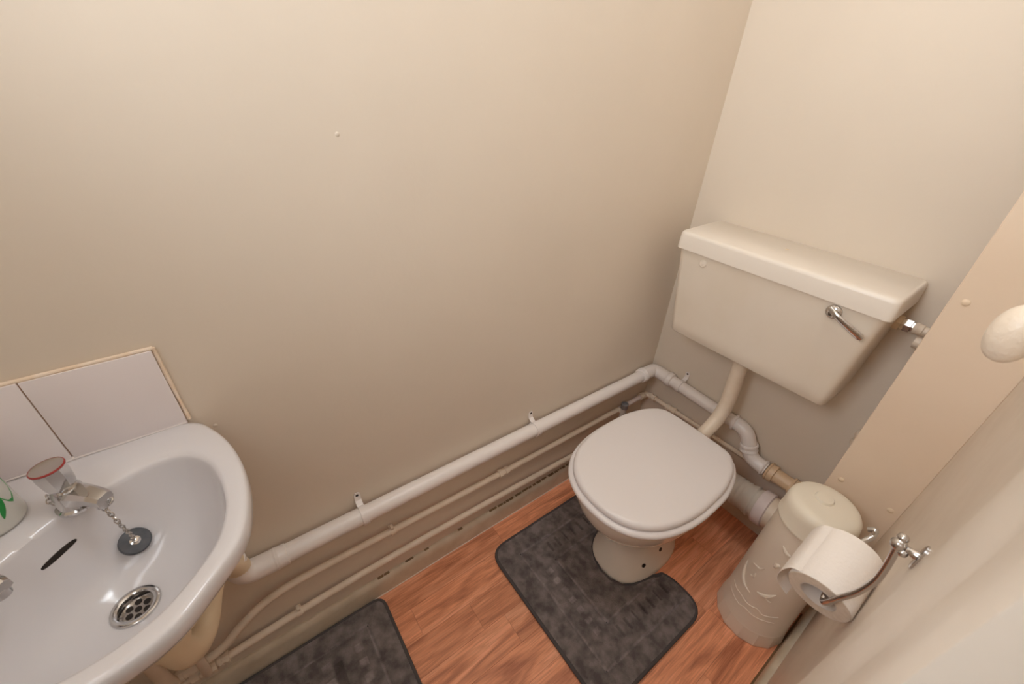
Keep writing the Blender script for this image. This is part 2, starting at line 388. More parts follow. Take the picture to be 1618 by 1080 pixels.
# ------------------------------------------------------------------ taps
def make_tap(a, b, label, ringm, full=True):
    o = cb(a, b, .8395); t = thing('basin_tap', o, label, 'tap', None)
    d = Vector((1, 1, 0)).normalized(); s = Vector((-1, 1, 0)).normalized()
    G().add(*lathe(o, (0, 0, 1), [(0, .0215), (.004, .0215), (.006, .018), (.012, .017), (.030, .0165), (.036, .0135), (.040, .0125)], 32)).build('body', 'chrome', t)
    S = []
    for dist, w_, h_, zc in ((.004, .015, .013, .022), (.015, .0145, .0115, .024), (.029, .0130, .0090, .0265), (.042, .0118, .0072, .0275), (.050, .0112, .0066, .0270), (.056, .0100, .0060, .0250)):
        c = o + d * dist + Vector((0, 0, zc)); q = []
        for x, z in ((1, -.75), (1, .45), (.62, 1), (-.62, 1), (-1, .45), (-1, -.75), (-.7, -1), (.7, -1)): q.append(c + s * (x * w_) + Vector((0, 0, z * h_)))
        S.append(q)
    sp = G().add(*loft(S)).build('spout', 'chrome', t, True, angle=25)
    nz = o + d * .048 + Vector((0, 0, .021)); G().add(*lathe(nz, (0, 0, -1), [(0, .0085), (.010, .0085), (.011, .007)], 20)).build('nozzle', 'chrome', sp)
    h = o + Vector((0, 0, .036)); ax = Vector((-.04, -.04, 1))
    hd = G().add(*lathe(h, ax, [(0, .0125), (.004, .015), (.010, .0165), (.026, .0182), (.036, .0180)], 8)).build('handle', 'chrome', t, True, angle=15)
    G().add(*lathe(h, ax, [(.0355, .0180), (.0368, .0182), (.0378, .0176), (.0379, .0168)], 40, False, False)).build('colour_ring', ringm, hd)
    G().add(*lathe(h, ax, [(.034, .0168), (.0377, .0168), (.0373, .014), (.0369, .008), (.0367, .001)], 40)).build('top_cap', 'satin_chrome', hd)
    return t
make_tap(.113, .196, 'chrome tap with red-ringed faceted handle, plug chain looped round it', 'red')
make_tap(.196, .113, 'chrome tap whose spout tip shows by the overflow slot', 'black_grey')
# plug on its chain: looped under the hot tap, hanging into the bowl
pp, pn = hit(bvh, 212, 858)
pn = (pn * .5 + Vector((.1, .25, .5))).normalized()
pl = thing('sink_plug', pp, 'dark grey rubber plug hanging on a chain in the basin', 'plug')
pc = pp + pn * .006
G().add(*lathe(pc, pn, [(-.007, .0160), (-.006, .0168), (.004, .0192), (.008, .0192), (.0095, .018), (.0098, .014)], 36)).build('stopper', 'rubber', pl)
G().add(*lathe(pc, pn, [(.0095, .0068), (.0110, .0066), (.0118, .004), (.0145, .0035), (.0150, .001)], 20)).build('rivet', 'chrome', pl)
dg = Vector((1, 1, 0)).normalized()
top = pc + pn * .013
def below(u, v, z): return on(u, v, 2, z)
path = catmull([below(74, 782, .850), below(80, 795, .846), below(95, 797, .847), below(120, 795, .850), below(145, 796, .853), below(163, 800, .850), below(170, 807, .845), below(178, 815, .835), below(189, 827, .822), top], 12)
ch = G(); acc = 0; last = path[0]; step = .0062; k = 0
for i in range(1, len(path)):
    seg = (path[i] - path[i - 1]).length
    acc += seg
    if acc >= step:
        acc = 0; t = (path[i] - last).normalized(); c = (path[i] + last) / 2; last = path[i]
        u = t.orthogonal().normalized(); u = Matrix.Rotation(math.radians(55 + 90 * (k % 2)), 3, t) @ u; k += 1
        lp = [c + t * (math.cos(a) * .0047) + u * (math.sin(a) * .0029) for a in (2 * math.pi * j / 12 for j in range(12))]
        ch.add(*tube(lp, .0008, 6, False, True))
ch.build('chain', 'satin_chrome', pl)
rg = below(174, 791, .853); lp = [rg + Vector((math.cos(a) * .0062, math.sin(a) * .0045, math.sin(a) * .0045)) for a in (2 * math.pi * j / 18 for j in range(18))]
G().add(*tube(lp, .0011, 8, False, True)).add(*lathe(rg, (.3, -.5, .8), [(-.002, .0035), (.002, .0035)], 14)).build('chain_ring', 'chrome', pl)
# soap bottle on the back ledge
so = cb(.093, .113, .8402)
sb = thing('soap_bottle', so, 'white plastic soap bottle with a green leaf mark at the basin corner', 'bottle')
G().add(*lathe(so, (0, 0, 1), [(0, .030), (.002, .0325), (.006, .0338), (.05, .0325), (.10, .030), (.125, .025), (.138, .016), (.142, .0125), (.158, .0125)], 40)).build('body', 'bottle', sb)
G().add(*lathe(so, (0, 0, 1), [(.158, .0135), (.176, .0135), (.178, .005), (.20, .0045)], 24)).add(*box(so + Vector((-.006, -.006, .198)), so + Vector((.032, .006, .207)), .003)).build('pump', 'white_plastic', sb)
def leaf(a0, z0, w_, h_, tilt):
    v = []; f = []; n = 10
    for k in range(n + 1):
        t = k / n; wd = w_ * math.sin(math.pi * t) ** .8; z = z0 + h_ * t
        rad = .0340 - max(0, (z - .006)) / .094 * .0036 + .0004
        for s in (-1, 1):
            a = a0 + tilt * t + s * wd / rad; v.append(so + Vector((rad * math.cos(a), rad * math.sin(a), z)))
    for k in range(n): f.append((2 * k, 2 * k + 1, 2 * k + 3, 2 * k + 2))
    G().add(v, f).build('leaf_mark', 'green', sb)
leaf(.75, .020, .0035, .030, .35); leaf(1.35, .030, .012, .05, .2)

# ------------------------------------------------------------------ trap and pipes under the basin
tr = thing('basin_trap', (.21, -1.527, .48), 'cream plastic trap under the basin, half hidden by its rim', 'trap')
wp = cb(cw[0], cw[1], .672)
G().add(*tube([wp, wp - Vector((0, 0, .07))], .021, 20)).build('tailpiece', 'cream_plastic', tr)
G().add(*lathe(wp - Vector((0, 0, .055)), (0, 0, -1), [(0, .024), (.004, .029), (.026, .029), (.03, .024)], 24)).build('nut', 'cream_plastic', tr)
ub = catmull([wp - Vector((0, 0, .06)), wp - Vector((0, 0, .10)), Vector((.20, -1.522, .530)), Vector((.172, -1.512, .505)), Vector((.140, -1.500, .506)), Vector((.112, -1.488, .525)), Vector((.085, -1.476, .532)), Vector((.06, -1.462, .520)), Vector((.042, -1.45, .485)), Vector((.034, -1.446, .455))], 6)
G().add(*tube(ub, .0235, 22)).build('bend', 'cream_plastic', tr)

def clip(parent, c, axis, wallnrm, r, m='white_plastic', up=.031, w_=.0078):
    """saddle clip: band round the pipe plus a tab with a screw on the wall above it"""
    axis = Vector(axis); wn = Vector(wallnrm); c = Vector(c); upv = Vector((0, 0, 1))
    g = G().add(*lathe(c, axis, [(-w_, r), (-w_, r + .0032), (w_, r + .0032), (w_, r)], 28, False, False))
    d = c.dot(wn)                      # distance of pipe centre from wall
    b0 = c + upv * (r * .75) ; z1 = r + up
    S = []
    for t, z in ((d * .30, r * .80), (d * .62, r * 1.02), (d * .85, r * 1.25), (d - .003, r * 1.5), (d - .003, z1 - .006), (d - .003, z1)):
        q = c - wn * t + upv * z; ww = w_ if z < z1 - .001 else w_ * .55
        S.append([q - axis * ww, q + axis * ww, q + axis * ww - wn * .002, q - axis * ww - wn * .002])
    g.add(*loft(S)); o = g.build('pipe_clip', m, parent, True)
    G().add(*lathe(c - wn * (d - .0032) + upv * (z1 - .008), wn, [(0, .0036), (.0006, .0034)], 12)).build('screw', 'dark', o, False)
def collar(parent, c, axis, r, l, name='collar', m='white_plastic', lip=.0025, n=28):
    return G().add(*lathe(c, axis, [(-l / 2, r), (-l / 2, r + lip), (-l / 2 + .006, r + lip * 1.6), (-l / 2 + .008, r + lip), (l / 2 - .002, r + lip), (l / 2, r)], n)).build(name, m, parent)
RW = .0215
WP = thing('waste_pipe', (.031, -.7, .40), 'thick white waste pipe along the left wall and round the corner', 'pipe')
zl = lambda y: .401 + (-y) * .016
P0 = Vector((.031, -1.44, zl(-1.44))); P1 = Vector((.031, -.085, zl(-.085)))
G().add(*tube([P0 + Vector((0, .03, 0)), P1], RW, 28)).build('pipe', 'white_plastic', WP)
collar(WP, Vector((.031, -1.372, zl(-1.372))), (0, 1, 0), RW, .030)
el = catmull([Vector((.031, -1.375, zl(-1.375))), Vector((.031, -1.41, zl(-1.41))), Vector((.032, -1.432, .428)), Vector((.034, -1.445, .445)), Vector((.036, -1.449, .470)), Vector((.038, -1.449, .492))], 5)
G().add(*tube(el, .0245, 26)).build('elbow', 'white_plastic', WP)
G().add(*tube(catmull([Vector((.031, -.105, .404)), Vector((.031, -.055, .403)), Vector((.034, -.038, .402)), Vector((.055, -.031, .401)), Vector((.105, -.031, .400))], 6), .0245, 26)).build('elbow', 'white_plastic', WP)
collar(WP, (.031, -.106, .404), (0, -1, 0), .0245, .022); collar(WP, (.106, -.031, .400), (1, 0, 0), .0245, .022)
G().add(*tube([Vector((.10, -.031, .400)), Vector((.40, -.031, .388))], RW, 28)).build('pipe', 'white_plastic', WP)
clip(WP, (.031, -1.183, zl(-1.183)), (0, 1, 0), (1, 0, 0), RW); clip(WP, (.031, -.632, zl(-.632)), (0, 1, 0), (1, 0, 0), RW)
clip(WP, (.150, -.031, .398), (1, 0, 0), (0, -1, 0), RW)
# swan-neck of two 45 degree bends, then the tan coupling and pipe
sw = catmull([Vector((.368, -.031, .389)), Vector((.396, -.032, .388)), Vector((.418, -.034, .378)), Vector((.434, -.036, .356)), Vector((.444, -.037, .335)), Vector((.456, -.038, .315)), Vector((.478, -.038, .301)), Vector((.515, -.037, .298))], 6)
G().add(*tube(sw, .0235, 26)).build('bend', 'white_plastic', WP)
for c, a in (((.372, -.031, .389), (1, 0, 0)), ((.440, -.0365, .345), (.35, 0, -1)), ((.4455, -.037, .328), (.35, 0, -1)), ((.508, -.037, .298), (1, 0, 0))): collar(WP, c, a, .0238, .010, lip=.0028)
collar(WP, (.532, -.037, .298), (1, 0, 0), .0245, .026, 'coupling_nut', 'tan_plastic', .005, 10)
G().add(*tube([Vector((.52, -.037, .298)), Vector((.73, -.037, .298))], .0235, 26)).build('pipe', 'tan_plastic', WP)
collar(WP, (.603, -.037, .298), (1, 0, 0), .0245, .02, 'coupling_nut', 'tan_plastic', .004, 10)

def smallclip(parent, c, axis, wn, r, m='pipe_paint'):
    axis = Vector(axis); wn = Vector(wn); c = Vector(c); d = abs(c.dot(wn))
    g = G().add(*lathe(c, axis, [(-.007, r), (-.007, r + .003), (.007, r + .003), (.007, r)], 20, False, False))
    q = c - wn * (d / 2); s = Vector([abs(x) for x in axis]) * .006 + Vector([abs(x) for x in wn]) * (d / 2 - .0015) + Vector((0, 0, .006))
    g.add(*box(q - s, q + s)); q = c + Vector((0, 0, r + .006)) ; s = Vector([abs(x) for x in axis]) * .004 + Vector([abs(x) for x in wn]) * .007 + Vector((0, 0, .005))
    g.add(*box(q - s, q + s, .0015)); g.build('pipe_clip', m, parent, True)
def fitting(parent, c, axis, r, l=.03, m='pipe_paint', name='compression_joint'):
    h = l / 2
    G().add(*lathe(c, axis, [(-h, r + .001), (-h, r + .0045), (-h * .35, r + .0045), (-h * .35, r + .002), (h * .35, r + .002), (h * .35, r + .0045), (h, r + .0045), (h, r + .001)], 12)).build(name, m, parent, True, angle=25)
RP = .0095
UP = thing('supply_pipe', (.02, -.8, .27), 'painted supply pipe under the white waste pipe, with an S-bend under the basin', 'pipe')
up = [Vector((.019, -.19, .262)), Vector((.019, -.75, .270)), Vector((.019, -1.12, .283)), Vector((.019, -1.30, .290)), Vector((.020, -1.38, .291)), Vector((.022, -1.44, .280)), Vector((.026, -1.495, .252)), Vector((.029, -1.535, .220)), Vector((.030, -1.575, .205)), Vector((.030, -1.64, .203)), Vector((.030, -1.72, .203))]
G().add(*tube(catmull(up, 6), RP, 16)).build('pipe', 'pipe_paint', UP)
fitting(UP, (.019, -.745, .270), (0, 1, 0), RP, .036); smallclip(UP, (.019, -1.12, .283), (0, 1, 0), (1, 0, 0), RP)
fitting(UP, (.030, -1.615, .203), (0, 1, 0), RP, .04, name='tee')
G().add(*tube([Vector((.042, -1.642, .205)), Vector((.050, -1.642, .25)), Vector((.055, -1.64, .66))], .0135, 16)).build('riser', 'pipe_paint', UP)
# corner elbow, back-wall run and the grey-capped valve
G().add(*tube([Vector((.019, -.19, .262)), Vector((.019, -.045, .265))], RP, 16)).build('pipe', 'lilac_plastic', UP)
fitting(UP, (.019, -.05, .265), (0, 1, 0), RP, .024); fitting(UP, (.052, -.019, .267), (1, 0, 0), RP, .024)
G().add(*tube(catmull([Vector((.019, -.05, .265)), Vector((.0195, -.03, .265)), Vector((.03, -.0195, .266)), Vector((.05, -.019, .267))], 5), RP + .002, 14)).build('elbow', 'pipe_paint', UP)
G().add(*tube([Vector((.05, -.019, .267)), Vector((.72, -.019, .280))], RP - .001, 16)).build('pipe', 'pipe_paint', UP)
fitting(UP, (.140, -.019, .2685), (1, 0, 0), RP, .042)
G().add(*tube([Vector((.040, -.186, .20)), Vector((.040, -.186, .285))], .0115, 16)).build('valve_stem', 'grey_plastic', UP)
G().add(*lathe((.040, -.186, .283), (0, 0, 1), [(0, .0135), (.004, .0145), (.022, .0145), (.024, .012), (.018, .010)], 18)).build('valve_cap', 'black_grey', UP)
G().add(*tube([Vector((.019, -.186, .262)), Vector((.045, -.186, .262))], .011, 14)).build('valve_body', 'pipe_paint', UP)
LP = thing('supply_pipe', (.02, -.8, .15), 'painted supply pipe running lowest on the left wall, just above the skirting', 'pipe')
lp_ = [Vector((.018, -.03, .128)), Vector((.018, -.416, .140)), Vector((.018, -.83, .159)), Vector((.018, -1.172, .168)), Vector((.018, -1.386, .164)), Vector((.018, -1.56, .152)), Vector((.018, -1.72, .15))]
G().add(*tube(catmull(lp_, 5), RP, 16)).build('pipe', 'pipe_paint', LP)
smallclip(LP, (.018, -1.386, .164), (0, 1, 0), (1, 0, 0), RP)
fitting(LP, (.018, -1.558, .152), (0, 1, 0), RP, .022); fitting(LP, (.018, -1.598, .152), (0, 1, 0), RP + .003, .05, name='tee')
G().add(*tube([Vector((.030, -1.592, .155)), Vector((.048, -1.582, .22)), Vector((.05, -1.58, .66))], .0095, 16)).build('riser', 'pipe_paint', LP)

# ------------------------------------------------------------------ cistern
CI = thing('toilet_cistern', (.35, -.09, .685), 'ivory plastic cistern with chrome lever hung on the back wall', 'cistern')
S = []
for z, x0, x1, yf, r in ((.6790, .134, .570, -.160, .012), (.6805, .126, .576, -.168, .016), (.686, .122, .580, -.173, .018), (.72, .118, .583, -.176, .02), (.85, .104, .594, -.185, .02), (.953, .0915, .604, -.192, .02)):
    S.append(rrect(x0, x1, yf, -.002, r, z, 5))
gt = G().add(*loft(S)); gt.build('tank', 'ivory_tank', CI, True, angle=50)
S = []
for z, e in ((.9510, .002), (.9515, 0), (.9555, 0), (.990, .0008), (.9955, .002), (.9985, .0042), (1.0003, .0075)):
    S.append(rrect(.086 + e, .612 - e, -.1985 + e * 1.2, -.001 - e * .3, .014, z, 5))
li = G().add(*loft(S)).build('lid', 'ivory_lid', CI, True, angle=60)
c = on(1244, 394, 2, 1.0005); G().add(*lathe(c, (0, 0, 1), [(0, .005), (.0008, .0045)], 12)).build('lid_hole_plug', 'cream_plastic', li)
c = on(1111, 416, 1, -.190); G().add(*lathe(c, (0, -1, 0), [(-.003, .0105), (.002, .0105), (.0036, .0085), (.0032, .006), (.004, .004)], 24)).build('blanking_plug', 'ivory_tank', CI)
c = on(1318, 492, 1, -.191)
lv = G().add(*lathe(c, (0, -1, 0), [(-.003, .0165), (.003, .0165), (.0055, .0145), (.007, .010), (.0075, .009), (.016, .0085), (.019, .006), (.0195, .001)], 28)).build('lever_rose', 'chrome', CI)
a = on(1311, 486, 1, -.208); e1 = on(1336, 513, 1, -.212); e2 = on(1362, 536, 1, -.206)
pth = catmull([a, (a + e1) / 2 + Vector((0, -.003, 0)), e1, (e1 + e2) / 2, e2], 6); S = []
for i, p in enumerate(pth):
    t = i / (len(pth) - 1); tg = (pth[min(i + 1, len(pth) - 1)] - pth[max(i - 1, 0)]).normalized(); sd = tg.cross(Vector((0, -1, 0))).normalized()
    w_ = .0060 + .0028 * t; h_ = .0040 - .0014 * t
    if t > .95: w_ *= .7
    S.append([p + sd * (w_ * math.cos(q)) + Vector((0, -1, 0)) * (h_ * math.sin(q)) for q in (2 * math.pi * k / 14 for k in range(14))])
G().add(*loft(S)).build('lever_handle', 'chrome', lv)
# overflow stub on the left, feed connection on the right
G().add(*tube([Vector((.11, -.09, .932)), Vector((.055, -.09, .932))], .0095, 16)).add(*lathe((.100, -.09, .932), (-1, 0, 0), [(0, .014), (.012, .014)], 8)).build('overflow_stub', 'ivory_tank', CI)
G().add(*lathe((.588, -.035, .900), (1, 0, 0), [(0, .019), (.022, .019), (.022, .014), (.03, .014)], 6)).build('feed_backnut', 'cream_plastic', CI, False)
FP = thing('feed_pipe', (.66, -.035, .5), 'short painted feed pipe beside the cistern, running behind the boxing board', 'pipe')
G().add(*tube([Vector((.61, -.035, .900)), Vector((.72, -.035, .900))], .0105, 16)).build('pipe', 'pipe_paint', FP)
G().add(*lathe((.617, -.035, .900), (1, 0, 0), [(0, .016), (.012, .016), (.013, .0125), (.016, .0125)], 6)).build('joint_nut', 'satin_chrome', FP, False)
collar(FP, (.643, -.035, .900), (1, 0, 0), .0105, .018, m='pipe_paint')
G().add(*tube([Vector((.690, -.035, .905)), Vector((.690, -.035, .36))], .0105, 16)).build('pipe', 'pipe_paint', FP)
G().add(*lathe((.662, -.035, .870), (1, 0, 0), [(-.014, .015), (.012, .015)], 10)).build('joint_nut', 'pipe_paint', FP)
for z in (.555, .582): G().add(*lathe((.676, -.035, z), (0, 0, 1), [(-.008, .012), (-.008, .024), (.004, .024), (.008, .016)], 10)).build('pipe_clip', 'pipe_paint', FP)
# ------------------------------------------------------------------ flush pipe
FL = thing('flush_pipe', (.345, -.1, .4), 'cream flush pipe bending down from the cistern to the toilet', 'pipe')
fp = catmull([Vector((.338, -.098, .70)), Vector((.342, -.098, .60)), Vector((.346, -.099, .53)), Vector((.347, -.105, .475)), Vector((.346, -.125, .432)), Vector((.343, -.160, .402)), Vector((.341, -.205, .378)), Vector((.340, -.24, .365))], 6)
G().add(*tube(fp, .0222, 24)).build('pipe', 'pipe_paint', FL)
G().add(*lathe((.338, -.098, .685), (0, 0, -1), [(0, .026), (.014, .026), (.018, .022)], 16)).build('flush_nut', 'white_plastic', FL)

# ------------------------------------------------------------------ toilet
CX = .338
TO = thing('toilet', (CX, -.43, 0), 'cream ceramic toilet with its white lid closed', 'toilet')
def psec(z, hw, yf, yb, p=2.2, n=56, dx=0):
    yc = (yf + yb) / 2; hl = (yb - yf) / 2; o = []
    for k in range(n):
        a = 2 * math.pi * k / n; c_, s_ = math.cos(a), math.sin(a)
        o.append(Vector((CX + dx + hw * math.copysign(abs(c_) ** (2 / p), c_), yc + hl * math.copysign(abs(s_) ** (2 / p), s_), z)))
    return o
PS = [(0, .108, -.570, -.255, 2.5, .012), (.012, .108, -.570, -.255, 2.5, .012), (.020, .104, -.566, -.255, 2.5, .012), (.045, .092, -.553, -.25, 2.4, .010), (.085, .080, -.538, -.24, 2.3, .008), (.13, .074, -.530, -.23, 2.2, .006), (.18, .090, -.552, -.22, 2.1, .003),
      (.23, .124, -.600, -.215, 2.1, 0), (.28, .155, -.648, -.21, 2.1, 0), (.33, .171, -.674, -.205, 2.15, 0), (.365, .178, -.683, -.20, 2.2, 0), (.385, .181, -.686, -.20, 2.25, 0), (.398, .182, -.687, -.20, 2.25, 0), (.403, .178, -.683, -.204, 2.25, 0)]
gp = G().add(*loft([psec(*q[:5], dx=q[5]) for q in PS])); gp.build('pan', 'pan_ceramic', TO, True, angle=60)
bp = BVHTree.FromPolygons([tuple(q) for q in gp.v], gp.f)
for u, v in ((1043.5, 867.5), (1017, 893)):
    p, n = hit(bp, u, v)
    if p: G().add(*lathe(p, n, [(-.002, .0072), (.0008, .0072), (.0012, .005)], 16)).build('fixing_hole', 'dark', TO, False)
half_l = [(0, -.690), (.06, -.682), (.11, -.656), (.15, -.607), (.172, -.545), (.181, -.48), (.1815, -.42), (.178, -.36), (.163, -.300), (.142, -.258), (.120, -.236), (.095, -.228), (.05, -.226), (0, -.225)]
hl = [Vector((CX + a, b, 0)) for a, b in half_l]
full = hl + [Vector((2 * CX - p.x, p.y, 0)) for p in reversed(hl[1:-1])]
LO = [(p.x, p.y) for p in catmull(full, 5, True)]
def lsec(off, z):
    if off < -.02:
        k = 1 + off / .19; return [Vector((CX + (a - CX) * k, -.45 + (b + .45) * k, z)) for a, b in LO]
    return [Vector((a, b, z)) for a, b in offset2(LO, off)]
G().add(*loft([lsec(-.05, .4035), lsec(.006, .4035), lsec(.0105, .406), lsec(.012, .410), lsec(.0115, .4145), lsec(.008, .4185), lsec(.001, .4205), lsec(-.05, .4205)])).build('seat', 'seat_plastic', TO, True, angle=50)
lid = G().add(*loft([lsec(-.012, .4208), lsec(-.003, .4215), lsec(.0, .4245), lsec(.0, .431), lsec(-.0025, .4365), lsec(-.007, .4400), lsec(-.013, .4415), lsec(-.03, .4422), lsec(-.07, .4428), lsec(-.11, .443)])).build('lid', 'seat_plastic', TO, True, angle=60)
for s in (-1, 1): G().add(*tube([Vector((CX + s * .075 - .018, -.226, .412)), Vector((CX + s * .075 + .018, -.226, .412))], .0065, 14)).build('hinge', 'seat_plastic', TO)
# outlet horn and ribbed connector to the soil pipe
G().add(*tube(catmull([Vector((CX + .01, -.24, .20)), Vector((CX + .02, -.19, .20)), Vector((CX + .05, -.135, .198))], 5), .048, 24)).build('outlet_horn', 'pan_ceramic', TO)
PC = thing('pan_connector', (.5, -.105, .15), 'ribbed grey flexible pipe joining toilet to soil pipe', 'pipe')
pa = catmull([Vector((CX + .045, -.14, .198)), Vector((.408, -.112, .199)), Vector((.44, -.104, .201)), Vector((.56, -.104, .212))], 40); R_ = []
for i, p in enumerate(pa):
    t = i / (len(pa) - 1); R_.append(.0485 + (.0016 if (i // 2) % 2 else -.0008) + (.004 if p.x > .525 and (i // 4) % 2 else 0))
G().add(*tube(pa, R_, 32)).build('ribbed_hose', 'grey_plastic', PC, True, angle=80)
G().add(*lathe((.556, -.104, .2115), (1, 0, .09), [(0, .049), (0, .056), (.004, .058), (.030, .058), (.033, .054)], 36)).build('collar', 'lilac_plastic', PC)
G().add(*lathe((.412, -.111, .199), (1, .2, 0), [(-.012, .050), (-.010, .054), (.012, .054), (.014, .05)], 32)).build('collar', 'lilac_plastic', PC)
G().add(*tube([Vector((.585, -.104, .214)), Vector((.80, -.104, .232))], .052, 30)).build('soil_pipe', 'pipe_paint', PC)
hb = G()
for k in range(9):
    x = .470 + k * .008 + random.uniform(-.003, .003); z = .268 - k * .003 + random.uniform(-.004, .005); hb.add(*box((x, -.0012, z), (x + random.uniform(.005, .012), 0, z + random.uniform(.003, .009))))
hb.build('wall_damage', 'dark', bpy.data.objects['wall_back'], False)

# ------------------------------------------------------------------ mats
def in_poly(x, y, P):
    c = False; n = len(P)
    for i in range(n):
        a, b = P[i], P[i - 1]
        if (a[1] > y) != (b[1] > y) and x < (b[0] - a[0]) * (y - a[1]) / (b[1] - a[1]) + a[0]: c = not c
    return c
def seg_d(x, y, a, b):
    ex, ey = b[0] - a[0], b[1] - a[1]; t = max(0, min(1, ((x - a[0]) * ex + (y - a[1]) * ey) / (ex * ex + ey * ey + 1e-12)))
    return math.hypot(x - a[0] - t * ex, y - a[1] - t * ey)
def make_mat(name, label, outl, grooves, blocks, st=.003, low=True):
    x0, x1 = min(p[0] for p in outl), max(p[0] for p in outl); y0, y1 = min(p[1] for p in outl), max(p[1] for p in outl)
    nx = int((x1 - x0) / st) + 2; ny = int((y1 - y0) / st) + 2; idx = {}; v = []; f = []
    def h(x, y):
        z = .0105 + random.uniform(-.0004, .0004)
        for a, b in grooves:
            d = seg_d(x, y, a, b)
            if d < .0055: z -= .006 * (1 - d / .0055)
        for bx0, bx1, by0, by1, s in blocks:
            if bx0 <= x <= bx1 and by0 <= y <= by1: z += s
        return z
    def vert(i, j):
        if (i, j) not in idx:
            x, y = x0 + i * st, y0 + j * st; idx[(i, j)] = len(v); v.append(Vector((x, y, h(x, y))))
        return idx[(i, j)]
    for i in range(nx - 1):
        for j in range(ny - 1):
            if in_poly(x0 + (i + .5) * st, y0 + (j + .5) * st, outl): f.append((vert(i, j), vert(i + 1, j), vert(i + 1, j + 1), vert(i, j + 1)))
    cx = (x0 + x1) / 2; cy = (y0 + y1) / 2
    t = thing(name, (cx, cy, 0), label, 'mat')
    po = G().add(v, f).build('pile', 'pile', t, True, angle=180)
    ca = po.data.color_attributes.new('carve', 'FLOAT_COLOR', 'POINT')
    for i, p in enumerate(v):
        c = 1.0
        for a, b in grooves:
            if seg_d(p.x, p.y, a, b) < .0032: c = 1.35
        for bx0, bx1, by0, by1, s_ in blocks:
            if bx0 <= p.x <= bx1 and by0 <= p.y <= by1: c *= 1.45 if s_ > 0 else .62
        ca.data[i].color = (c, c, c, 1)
    rim = [Vector((a, b, .0060)) for a, b in outl]
    vv, ff = tube(rim, .0058, 10, False, True); vv = [Vector((p.x, p.y, max(.0004, p.z))) for p in vv]
    G().add(vv, ff).build('binding', 'binding', t)
    bk = [Vector((a, b, .0008)) for a, b in outl]; bk2 = [Vector((a, b, .003)) for a, b in outl]
    G().add(*loft([bk, bk2])).build('backing', 'binding', t, False)
    return t
def rnd(P, r, n=6):
    out = []; N = len(P)
    for i in range(N):
        p, a, b = Vector(P[i]).to_2d(), Vector(P[i - 1]).to_2d(), Vector(P[(i + 1) % N]).to_2d(); rr = r[i] if isinstance(r, list) else r
        u, w_ = (a - p).normalized(), (b - p).normalized()
        for k in range(n + 1):
            t = k / n; q = (p + u * rr) * (1 - t) ** 2 + p * 2 * t * (1 - t) + (p + w_ * rr) * t * t; out.append((q.x, q.y))
    return out
mo = rnd([(.094, -.6), (.094, -.838), (.612, -.836), (.614, -.408), (.500, -.408)], [.001, .055, .075, .06, .03])[7:]
cut = [(.462, -.450), (.452, -.490), (.442, -.528), (.422, -.558), (.388, -.576), (.350, -.580), (.312, -.569), (.276, -.545), (.252, -.510), (.243, -.47), (.238, -.43)]
mo = mo + cut + rnd([(.215, -.408), (.096, -.408), (.095, -.6)], [.02, .05, .001])[:14]
bl = []
for k in range(7): bl.append((.490, .525, -.665 + k * .034, -.657 + k * .034, -.004)); bl.append((.178, .212, -.665 + k * .034, -.657 + k * .034, -.004))
for k in range(7): bl.append((.250 + k * .035, .266 + k * .035, -.728, -.708, .0022))
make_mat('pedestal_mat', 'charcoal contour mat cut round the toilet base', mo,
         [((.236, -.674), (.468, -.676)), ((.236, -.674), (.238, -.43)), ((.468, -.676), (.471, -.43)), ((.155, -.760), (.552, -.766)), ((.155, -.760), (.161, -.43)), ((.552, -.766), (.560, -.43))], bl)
b2 = []
for i in range(3):
    for k in range(3): b2.append((.105 + i * .04, .126 + i * .04, -1.30 - k * .085, -1.278 - k * .085, .0030))
for k in range(3): b2.append((.118, .21, -1.36 - k * .085, -1.335 - k * .085, -.0025))
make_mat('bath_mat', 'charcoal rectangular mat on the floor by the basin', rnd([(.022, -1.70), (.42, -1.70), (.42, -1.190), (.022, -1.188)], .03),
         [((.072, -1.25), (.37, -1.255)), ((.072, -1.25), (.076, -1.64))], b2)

# ------------------------------------------------------------------ toilet brush / roll holder tub
BO = Vector((.702, -.292, 0))
BN = thing('brush_holder', BO, 'tall cream plastic tub with dolphin reliefs, beside the toilet', 'tub')
G().add(*lathe(BO, (0, 0, 1), [(.0005, .0955), (.006, .0965), (.050, .0915), (.058, .0895)], 14)).build('base', 'bin_plastic', BN, True, angle=12)
gbn = G().add(*lathe(BO, (0, 0, 1), [(.055, .0905), (.060, .0885), (.21, .0845), (.36, .0795), (.459, .0755)], 56)); gbn.build('body', 'bin_plastic', BN)
ld = G().add(*lathe(BO, (0, 0, 1), [(.455, .0755), (.455, .0795), (.459, .0806), (.464, .0797), (.467, .0785), (.500, .0776), (.514, .0755), (.522, .071), (.527, .064), (.5295, .05), (.5305, .001)], 56)).build('lid', 'bin_lid', BN, True, angle=60)
kc = on(1303, 788, 2, .5305)
G().add(*lathe(kc, (0, 0, 1), [(-.002, .0205), (.0035, .0198), (.0060, .0175), (.0062, .012), (.0068, .004)], 28)).build('knob', 'bin_lid', ld)
bvb = BVHTree.FromPolygons([tuple(q) for q in gbn.v], gbn.f)
def relief(name, pix, r0_, r1_=None, n=5, parent=BN):
    P = []
    for u, v in pix:
        p, nn = hit(bvb, u, v)
        if p: P.append(p)
    if len(P) < 2: return
    P = catmull(P, n); N = len(P); r1_ = r1_ if r1_ is not None else r0_
    R = [max(.0006, (r0_ + (r1_ - r0_) * math.sin(math.pi * i / (N - 1))) * (1 if 0 < i < N - 1 else .5)) for i in range(N)]
    return G().add(*tube(P, R, 8)).build(name, 'bin_plastic', parent)
